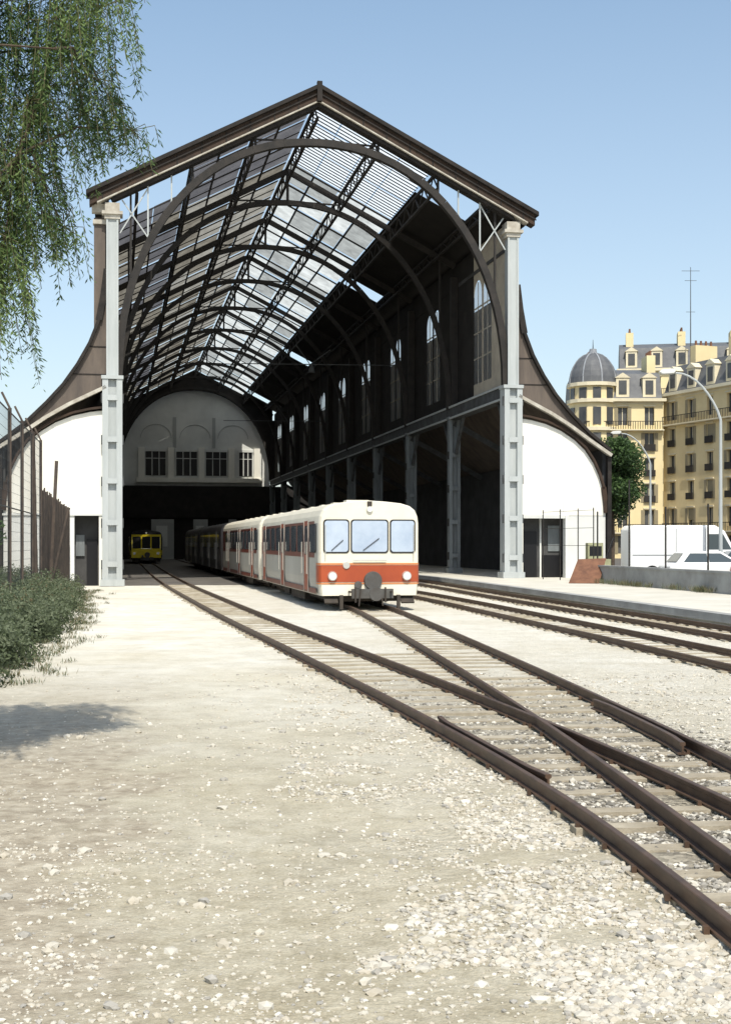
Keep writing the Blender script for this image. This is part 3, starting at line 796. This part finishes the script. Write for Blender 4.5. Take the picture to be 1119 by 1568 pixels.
def railcar(name,P,y0,Lc,mats,front=True,kind='red'):
    x0=herm(P,y0);x1=herm(P,y0+Lc*.98); rz=math.atan2(-(x1-x0),Lc*.98)
    root=empty(name,(x0,y0,.15),rz)
    Wd=1.52
    prof=[(-Wd+.05,.30),(-Wd,.8),(-Wd,2.45),(-Wd+.03,2.66),(-Wd+.11,2.84),(-Wd+.27,2.97),(-Wd+.55,3.05),(-.5,3.10),(0,3.13)]
    prof=prof+[(-x,z) for x,z in reversed(prof[:-1])]
    b=MB();k=len(prof)
    st=[(0,.955,-.03),(.04,.972,-.01),(.10,.988,-.004),(.2,1,0),(Lc-.18,1,0),(Lc,.955,-.02)]
    for (y,s,dz) in st:
        for x,z in prof: b.v.append((x*s,y,z+(dz if z>2 else 0)))
    for i in range(len(st)-1):
        for j in range(k-1):
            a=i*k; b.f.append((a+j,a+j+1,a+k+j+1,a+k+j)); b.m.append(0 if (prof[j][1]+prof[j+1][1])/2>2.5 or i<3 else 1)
        b.f.append((i*k,i*k+k-1,i*k+2*k-1,i*k+k));b.m.append(1)
    b.f.append(tuple(range(k)));b.m.append(0)
    b.f.append(tuple(range((len(st)-1)*k,len(st)*k)));b.m.append(0)
    b.obj('body_shell',mats[:2],root)
    def wrap(b,zl,zh,mi,o=.012):
        pts=[(-Wd-o,.5),(-Wd-o,.2),(-Wd*.988-o,.10),(-Wd*.972-o,.04),(-Wd*.955,-o),(Wd*.955,-o),(Wd*.972+o,.04),(Wd*.988+o,.10),(Wd+o,.2),(Wd+o,.5)]
        for i in range(len(pts)-1):
            (xa,ya),(xc,yc)=pts[i],pts[i+1]
            b.poly([(xa,ya,zl),(xc,yc,zl),(xc,yc,zh),(xa,ya,zh)],mi)
    b=MB()
    if front:
        wrap(b,.70,1.20,2,.012); wrap(b,1.215,1.265,3,.014); wrap(b,.64,.68,3,.014)
    for sx in (-1,1):
        X=sx*(Wd+.010)
        b.poly([(X,.9,1.42),(X,Lc-.3,1.42),(X,Lc-.3,2.52),(X,.9,2.52)],4)
        b.poly([(X,.5,.34),(X,Lc-.3,.34),(X,Lc-.3,.50),(X,.5,.50)],4)
    b.obj('livery_bands',mats,root)
    b=MB()
    if front:
        for (c,w) in ((-1.0,.70),(0.0,1.06),(1.0,.70)):
            b.prism(rrect(c,2.06,w+.08,1.0,.10),-.022,.0,1)
            b.prism(rrect(c,2.06,w,.92,.08),-.030,-.0225,0)
        b.beam((-.2,-.045,1.64),(.28,-.05,2.0),.018,.018,1); b.beam((-1.15,-.045,1.64),(-.8,-.05,1.95),.018,.018,1)
    for sx in (-1,1):
        X=sx*(Wd+.012);y=.55;i=0
        while y<Lc-1.6:
            door=(i in (1,5,9))
            wd=.75 if door else 1.25
            if door:
                dq=[(y-.08,.4),(y+wd+.08,.4),(y+wd+.08,2.55),(y-.08,2.55)]
                b.prism(dq,min(X,X+sx*.006),max(X,X+sx*.006),4,'x')
                for q in (y-.11,y+wd+.11): b.box(min(X,X+sx*.02),max(X,X+sx*.02),q-.03,q+.03,.35,2.55,2)
                for q in (y-.2,y+wd+.2): b.cyl((X+sx*.07,q,.9),(X+sx*.07,q,1.9),.015,.015,6,2)
                pr=[(q,z) for q,z in rrect(y+wd/2,1.95,wd-.2,.85,.08)]
            else: pr=[(q,z) for q,z in rrect(y+wd/2,2.0,wd,.8,.08)]
            b.prism([(y+wd/2+(q-y-wd/2)*1.06,2+(z-2)*1.08) for q,z in pr],min(X,X+sx*.012),max(X,X+sx*.012),1,'x')
            b.prism(pr,min(X+sx*.0125,X+sx*.02),max(X+sx*.0125,X+sx*.02),3,'x')
            y+=wd+.42;i+=1
    b.obj('windows',['rc_glass','rubber','rc_grey','rc_sglass',mats[2]],root)
    b=MB()
    if front:
        for sx in (-1,1):
            b.cyl((sx*1.12,-.1,.88),(sx*1.12,-.005,.88),.13,.15,20,0); b.cyl((sx*1.12,-.108,.88),(sx*1.12,-.1,.88),.105,.105,20,1)
            b.cyl((sx*.62,-.34,.42),(sx*.62,.0,.42),.03,.03,8,2)
            b.beam((sx*1.15,-.05,.08),(sx*1.15,.2,.28),.4,.05,2)
            b.box(sx*.86-.05,sx*.86+.05,-.12,-.03,-.1,.32,2)
            b.beam((sx*.45,-.14,.55),(sx*.45,-.17,.1),.045,.045,2)
            b.beam((sx*.3,-.2,.5),(sx*.36,-.22,.0),.04,.04,2)
            b.cyl((sx*1.33,-.06,1.4),(sx*1.33,-.06,2.4),.013,.013,6,0)
        b.cyl((-.7,-.05,1.2),(-.7,-.005,1.2),.1,.12,16,0)
        b.cyl((0,-.06,2.86),(0,-.0,2.86),.09,.1,16,0); b.cyl((0,-.066,2.86),(0,-.06,2.86),.075,.075,16,1)
        b.box(-.07,.07,-.04,.1,2.96,3.1,2)
        b.cyl((.1,-.10,.74),(.1,-.013,.74),.26,.28,24,3)
        b.cyl((0.1,-.5,.36),(0.1,.1,.36),.09,.12,14,2); b.cyl((.1,-.56,.36),(.1,-.5,.36),.2,.2,20,3)
        b.box(-.55,.7,-.12,.02,.22,.5,3)
        b.cyl((-.35,-.1,.62),(-.35,-.013,.62),.11,.11,16,3)
        b.beam((-.5,-.06,1.34),(.5,-.06,1.34),.03,.03,0)
    b.obj('lamps_and_coupler',['chrome','lens','under','ugrey'],root)
    b=MB()
    for yc in (2.6,Lc-2.6):
        for yy in (yc-.95,yc+.95):
            for sx in (-1,1):
                b.cyl((sx*.50,yy,.26),(sx*.64,yy,.26),.38,.38,20,0); b.box(sx*.78-.08,sx*.78+.08,yy-.15,yy+.15,.05,.35,0)
            b.cyl((-.6,yy,.26),(.6,yy,.26),.08,.08,8,0)
        for sx in (-1,1): b.box(sx*.78-.05,sx*.78+.05,yc-1.4,yc+1.4,.08,.28,0)
    b.box(-1.1,1.1,.25,Lc-.25,.12,.31,0)
    b.box(-1.25,1.25,5,8.5,-.02,.3,0); b.box(-1.2,1.2,9.5,11,-.0,.3,0)
    b.obj('bogies_and_underframe',['under'],root)
    b=MB()
    for y in np.arange(2,Lc-1,2.6): b.box(-.35,.35,y,y+.6,3.08,3.2,0)
    b.obj('roof_vents',[mats[0]],root)
    return root
red=['rc_white','rc_grey','rc_red','rc_orange','rc_maroon']
railcar('railcar',T2,38.8,16.3,red)
railcar('railcar',T2,55.8,19.0,red,front=False)
dk=['coach','coach','coach','rc_grey','coach']
railcar('passenger_coach',T2,76.5,19,dk,False,kind='d')
railcar('passenger_coach',T2,96.3,19,dk,False,kind='d')
ylw=['rubber','yel','yel','rubber','yel']
r=railcar('yellow_railcar',T1,126,16,ylw,True,kind='d')
b=MB(); b.box(-1.45,1.45,-.06,-.035,.4,2.75,0); b.box(-1.4,1.4,-.065,-.0605,.45,1.35,1); b.box(-1.4,1.4,-.065,-.0605,2.5,2.7,1)
for x in (-1.35,-.45,.45,1.35): b.box(x-.06,x+.06,-.066,-.0605,1.36,2.49,1)
b.obj('cab_front',['rubber','yel'],r)

# ------------------------------------------------------------------ VEGETATION
def leafmat(n,c1,c2,t=.4): return mat(n,c1,c2,1.2,.6,transl=t)
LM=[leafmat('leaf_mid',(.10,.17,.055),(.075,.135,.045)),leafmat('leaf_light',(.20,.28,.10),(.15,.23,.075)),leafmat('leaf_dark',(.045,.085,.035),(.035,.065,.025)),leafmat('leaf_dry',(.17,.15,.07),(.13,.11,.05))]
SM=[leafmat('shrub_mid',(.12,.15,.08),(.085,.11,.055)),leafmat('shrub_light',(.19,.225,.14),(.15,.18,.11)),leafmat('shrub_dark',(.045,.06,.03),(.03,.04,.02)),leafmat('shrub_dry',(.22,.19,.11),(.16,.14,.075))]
bark=mat('bark',(.11,.085,.06),(.06,.045,.035),6,.95,bump=.6)
twig=mat('green_twig',(.10,.115,.05),(.12,.10,.06),6,.9)
def leafobj(name,C_,D_,Wv,mi,mats,parent=None):
    n=len(C_);V=np.empty((n,4,3));V[:,0]=C_-D_;V[:,1]=C_+Wv;V[:,2]=C_+D_;V[:,3]=C_-Wv
    me=bpy.data.meshes.new(name);me.vertices.add(n*4);me.vertices.foreach_set('co',V.reshape(-1))
    me.loops.add(n*4);me.loops.foreach_set('vertex_index',np.arange(n*4,dtype=np.int32))
    me.polygons.add(n);me.polygons.foreach_set('loop_start',np.arange(0,n*4,4,dtype=np.int32))
    try: me.polygons.foreach_set('loop_total',np.full(n,4,dtype=np.int32))
    except Exception: pass
    for m in mats: me.materials.append(m)
    me.polygons.foreach_set('material_index',np.array(mi,dtype=np.int32));me.update(calc_edges=True);me.validate()
    o=bpy.data.objects.new(name,me);sc.collection.objects.link(o)
    if parent:o.parent=parent
    return o
def unit(n):
    v=np.random.normal(size=(n,3));return v/np.linalg.norm(v,axis=1)[:,None]
def leaves(name,cent,size,mi,mats,parent=None):
    n=len(cent);d=unit(n);w=np.cross(d,unit(n));w/=np.linalg.norm(w,axis=1)[:,None]
    s=size*np.random.uniform(.6,1.3,(n,1));return leafobj(name,cent,d*s,w*s*.45,mi,mats,parent)
# pepper tree
pt=empty('pepper_tree',(0,0,0))
b=MB()
tr=[(-5.9,10.2,-.1),(-5.85,10.2,1.2),(-5.7,10.3,2.4),(-5.55,10.3,3.3)]
b.sweep(tr,[.30,.24,.21,.19],12)
limbs=[]
ends=[(-2.0,10.5,6.55),(-2.35,9.9,5.75),(-2.55,11.1,6.2),(-2.75,10.4,5.1),(-3.2,9.0,6.6),(-3.6,12.0,6.8),(-5.0,12.6,6.8),(-6.8,12.2,6.6),(-8.2,10.8,6.4),(-8.0,9.0,6.6),(-6.0,8.0,6.8),(-5.2,10.3,8.2),(-3.0,10.6,7.6)]
for e in ends:
    s=Vector(tr[-1]);e=Vector(e);pts=[];rad=[]
    for i in range(9):
        t=i/8;p=s.lerp(e,t);p.z+=.88*math.sin(t*math.pi)
        p+=Vector((noise.noise((e.x*3,t*3,0)),noise.noise((e.y*3,t*3,4)),noise.noise((e.z*3,t*3,9))))*.22*math.sin(t*math.pi)
        pts.append(p);rad.append(.085*(1-t)**1.6+.006)
    limbs.append(pts);b.sweep(pts,rad,7)
cl=[(-2.04,6.4,.55),(-2.2,6.45,.7),(-2.35,6.4,.85),(-2.55,6.5,1.0),(-2.75,6.4,1.2),(-2.95,6.4,1.5),(-2.08,5.62,.4),(-2.18,5.7,.5),(-1.93,5.42,.24),(-2.36,5.6,.6),(-2.55,5.7,.8),(-2.66,4.7,.45),(-2.5,4.62,.33),(-2.84,4.65,.7),(-2.95,4.45,.8),(-2.75,5.25,.8),(-3.0,5.4,1),(-2.9,5.9,1.1),(-2.25,6.9,.5),(-2.6,6.9,.8),
 (-2.8,5.0,.75),(-2.9,4.4,.75),(-2.68,5.55,.6),(-3.05,4.9,1.1),(-3.1,4.3,.7),(-2.6,4.95,.4),(-2.62,6.15,.65),(-2.42,6.1,.45)]
clus=[(x,random.uniform(10.0,11.0),z,l,20) for x,z,l in cl]
for i in range(34): clus.append((random.uniform(-3.9,-1.9),random.uniform(9.7,11.3),random.uniform(6.9,8.0),random.uniform(.4,.7),18))
for i in range(20): clus.append((random.uniform(-4.3,-3.1),random.uniform(9.7,11.5),random.uniform(4.6,6.6),random.uniform(.8,1.3),16))
for i in range(80):
    a=random.uniform(0,6.28);rr=3.1*math.sqrt(random.random()); x=-5.7+rr*math.cos(a)*.95;y=10.4+rr*math.sin(a)*.85
    if x>-3.2: continue
    z=8.3-.24*rr*rr+random.uniform(-1.6,0); clus.append((x,y,z,random.uniform(.8,1.8),12))
CC=[];DD=[];WW=[];MI=[]
tb=MB()
for (x,y,z,l,ns) in clus:
    c=Vector((x,y,z))
    best=min((p for L_ in limbs for p in L_[3:]),key=lambda p:(p-c).length)
    mid=best.lerp(c,.5)+Vector((0,0,.12)); b.sweep([best,mid,c],[.014,.009,.005],5)
    tone=random.choice([0,0,1,1,1,2])
    for s in range(ns):
        a=random.uniform(0,6.28);r0=random.uniform(0,.28); p=np.array([x+r0*math.cos(a),y+r0*math.sin(a)*1.3,z+random.uniform(-.1,.1)])
        tb.beam(tuple(c),tuple(p),.005,.005)
        Ls=l*random.uniform(.35,1.15);dr=np.array([math.cos(a)*.22+.04,math.sin(a)*.22,0])
        n=int(Ls/.010);t=np.sort(np.random.random(n))*Ls
        pos=p+dr*t[:,None]*(1-.3*t[:,None])+np.array([0,0,-1])*t[:,None]
        pe=p+dr*Ls*(1-.3*Ls)+np.array([0,0,-Ls]); tb.beam(tuple(p),tuple(pe),.0035,.0035)
        hd=np.random.uniform(0,6.28,n);d=np.stack([np.cos(hd)*.8,np.sin(hd)*.8,-np.random.uniform(.3,1.1,n)],1);d/=np.linalg.norm(d,axis=1)[:,None]
        ln=np.random.uniform(.018,.036,(n,1));pos=pos+d*np.random.uniform(.01,.08,(n,1))
        w=np.cross(d,unit(n));w/=np.linalg.norm(w,axis=1)[:,None]
        CC.append(pos);DD.append(d*ln);WW.append(w*.0062)
        MI+=list(np.where(np.random.random(n)<.75,tone,np.random.randint(0,3,n)))
b.obj('trunk_and_branches',[bark],pt)
tb.obj('twigs',[twig],pt)
leafobj('hanging_foliage',np.concatenate(CC),np.concatenate(DD),np.concatenate(WW),MI,LM,pt)

def broad_tree(name,x,y,h,r,zc,n=5000,size=.22,rz_=None,nc=26):
    root=empty(name,(x,y,.27));b=MB()
    b.sweep([(0,0,0),(.05,0,h*.25),(0,.05,h*.5),(.05,0,h*.8)],[.2,.16,.11,.04],8)
    cs=[]
    for i in range(nc):
        v=unit(1)[0];q=v*random.uniform(.2,.85)*np.array([r,r,rz_ or r]);c=np.array([0,0,zc])+q;cs.append(c)
        b.sweep([(0,0,h*.4),tuple((np.array([0,0,h*.4])+c)/2+np.array([0,0,.3])),tuple(c)],[.06,.04,.02],5)
    b.obj('trunk',[bark],root)
    per=n//nc;P=[];mi=[]
    for c in cs:
        v=unit(per)*np.random.random((per,1))**.4*r*random.uniform(.3,.48);P.append(c+v)
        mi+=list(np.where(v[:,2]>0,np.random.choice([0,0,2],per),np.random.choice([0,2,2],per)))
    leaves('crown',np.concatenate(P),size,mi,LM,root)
broad_tree('street_tree',16.0,85,9.4,2.05,6.2,24000,.12,3.2,60)
EX=[(-4.6,15),(-5.15,18.8),(-5.55,21.3),(-6.3,27),(-7.5,34),(-9.8,45),(-11.0,52)]
P=[];mi=[]
for i in range(380):
    t=random.random()**.9; y=17.8+t*33; xe=herm(EX,y); u=random.random(); x=xe-.35-u*3.0
    hgt=(random.uniform(.55,.95) if u<.2 else random.uniform(.85,1.3)); rr=random.uniform(.4,.7)
    n=int(620*(1 if y<30 else .55)); v=unit(n)*np.random.random((n,1))**.3; v[:,2]=abs(v[:,2])
    P.append(np.array([x,y,0])+v*np.array([rr,rr,hgt]))
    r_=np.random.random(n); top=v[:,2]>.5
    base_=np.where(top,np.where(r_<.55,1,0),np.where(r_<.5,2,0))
    if random.random()<.12: base_=np.where(r_<.5,3,base_)
    mi+=list(base_)
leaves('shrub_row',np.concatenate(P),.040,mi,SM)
P=[];D=[];Wd_=[];mi=[]
for i in range(330):
    if i<270:
        y=random.uniform(17,55); x=herm(EX,y)+random.gauss(.05,.3)
    else:
        t=random.random(); x=10.1+2.2*t-.35;y=57-12*t
    n=26;a=np.random.uniform(0,6.28,n);l=np.random.uniform(.03,.12,n) if i<270 else np.random.uniform(.1,.3,n)
    z0=0 if i<270 else .27
    d=np.stack([np.cos(a)*.5,np.sin(a)*.5,np.ones(n)],1)*l[:,None]/2
    P.append(np.array([x,y,z0])+np.stack([np.random.normal(0,.08,n),np.random.normal(0,.08,n),np.zeros(n)],1)+d);D.append(d)
    Wd_.append(np.stack([-np.sin(a),np.cos(a),np.zeros(n)],1)*.007);mi+=list(np.random.choice([0,1,3,3],n))
leafobj('grass',np.concatenate(P),np.concatenate(D),np.concatenate(Wd_),mi,SM)
broad_tree('garden_tree',-15.6,50,3.8,1.6,2.6,6000,.12,1.5)
broad_tree('garden_tree',-12.4,38,3.0,1.3,2.0,6000,.10,1.2)
broad_tree('garden_tree',-11.0,31,3.4,1.2,2.3,6000,.09,1.2)

# ------------------------------------------------------------------ FENCE LEFT
b=MB()
def fp(y): return -13.6+.172*(60-y)
y=60
while y>43: 
    h=3.45+random.uniform(-.1,.1)+(60-y)*.015; xx=fp(y)+random.uniform(-.03,.03)
    b.beam((fp(y),y,0),(xx,y,h),.13,.05,0,up=(1,0,0)); b.beam((xx,y,h),(xx,y,h+.12),.06,.04,0,up=(1,0,0)); y-=.27
for z in (.6,2.7): b.beam((fp(60),60,z),(fp(43),43,z),.05,.08,0)
y=43
while y>22:
    hh=5.4; b.cyl((fp(y),y,0),(fp(y),y,hh),.05,.05,8,0); b.cyl((fp(y),y,hh),(fp(y)-.2,y,hh+.4),.03,.03,6,0)
    y-=3.4
for z in (.1,2.9,5.3): b.cyl((fp(43),43,z),(fp(22),22,z),.02,.02,5,1)
y=43
while y>22: 
    b.cyl((fp(y),y,0),(fp(y),y,5.3),.005,.005,3,1,caps=False); y-=.25
z=.3
while z<5.3: b.cyl((fp(43),43,z),(fp(22),22,z),.005,.005,3,1,caps=False); z+=.25
b.beam((fp(46)+.1,46.0,0),(fp(46)+.35,45.9,4.9),.1,.1,0); b.beam((fp(40)+.1,40.0,0),(fp(40)+.0,39.9,5.4),.12,.1,0)
b.beam((fp(44)+.15,44,0),(fp(44)+.9,43.9,3.2),.07,.07,0)
b.obj('iron_fence',['slat','steel_mid'])
b=MB(); b.box(-60,-20,95,97,0,9,0); b.box(-45,-22,88,89.5,0,6,1); b.obj('boundary_wall',['endwall','concg'])

# ------------------------------------------------------------------ LIGHT / WORLD / CAMERA
ts=Vector((.14,-.68,1.0)).normalized()
el=math.asin(ts.z)
sd=bpy.data.lights.new('sun','SUN');sd.energy=4.9;sd.angle=math.radians(.5);sd.color=(1,.945,.84)
so=bpy.data.objects.new('sun',sd);sc.collection.objects.link(so);so.rotation_euler=ts.to_track_quat('Z','Y').to_euler();so.location=(0,0,50)
w=bpy.data.worlds.new('World');sc.world=w;w.use_nodes=True
N=w.node_tree.nodes;L=w.node_tree.links;bg=N['Background']
sky=N.new('ShaderNodeTexSky');sky.sky_type='NISHITA';sky.sun_disc=False;sky.sun_elevation=el;sky.sun_rotation=math.atan2(ts.x,ts.y)
sky.air_density=1.0;sky.dust_density=2.5;sky.ozone_density=1.2
# summer haze: thick near the horizon, thin overhead
tc=N.new('ShaderNodeTexCoord');sp=N.new('ShaderNodeSeparateXYZ');L.new(tc.outputs['Generated'],sp.inputs[0])
cr=N.new('ShaderNodeValToRGB');L.new(sp.outputs[2],cr.inputs['Fac'])
E=cr.color_ramp.elements
E[0].position=0;E[0].color=(.80,.86,.80,1);E[1].position=1;E[1].color=(.08,.13,.16,1)
e=E.new(.14);e.color=(.55,.66,.67,1);e=E.new(.38);e.color=(.26,.39,.49,1)
sc_=N.new('ShaderNodeVectorMath');sc_.operation='SCALE';L.new(cr.outputs['Color'],sc_.inputs[0]);sc_.inputs['Scale'].default_value=4.2
hz=N.new('ShaderNodeMix');hz.data_type='RGBA';hz.blend_type='ADD';hz.inputs[0].default_value=1.0
L.new(sky.outputs[0],hz.inputs[6]);L.new(sc_.outputs[0],hz.inputs[7])
L.new(hz.outputs[2],bg.inputs[0]);bg.inputs[1].default_value=.13
cd=bpy.data.cameras.new('camera');co=bpy.data.objects.new('camera',cd);sc.collection.objects.link(co)
co.location=(0,0,2);co.rotation_euler=(math.radians(90),0,0)
cd.sensor_fit='VERTICAL';cd.sensor_height=36;cd.lens=36*2000/1568;cd.shift_y=48/1568;cd.clip_end=6000;cd.clip_start=.1
sc.camera=co
sc.view_settings.view_transform='Standard';sc.view_settings.look='None';sc.view_settings.exposure=0
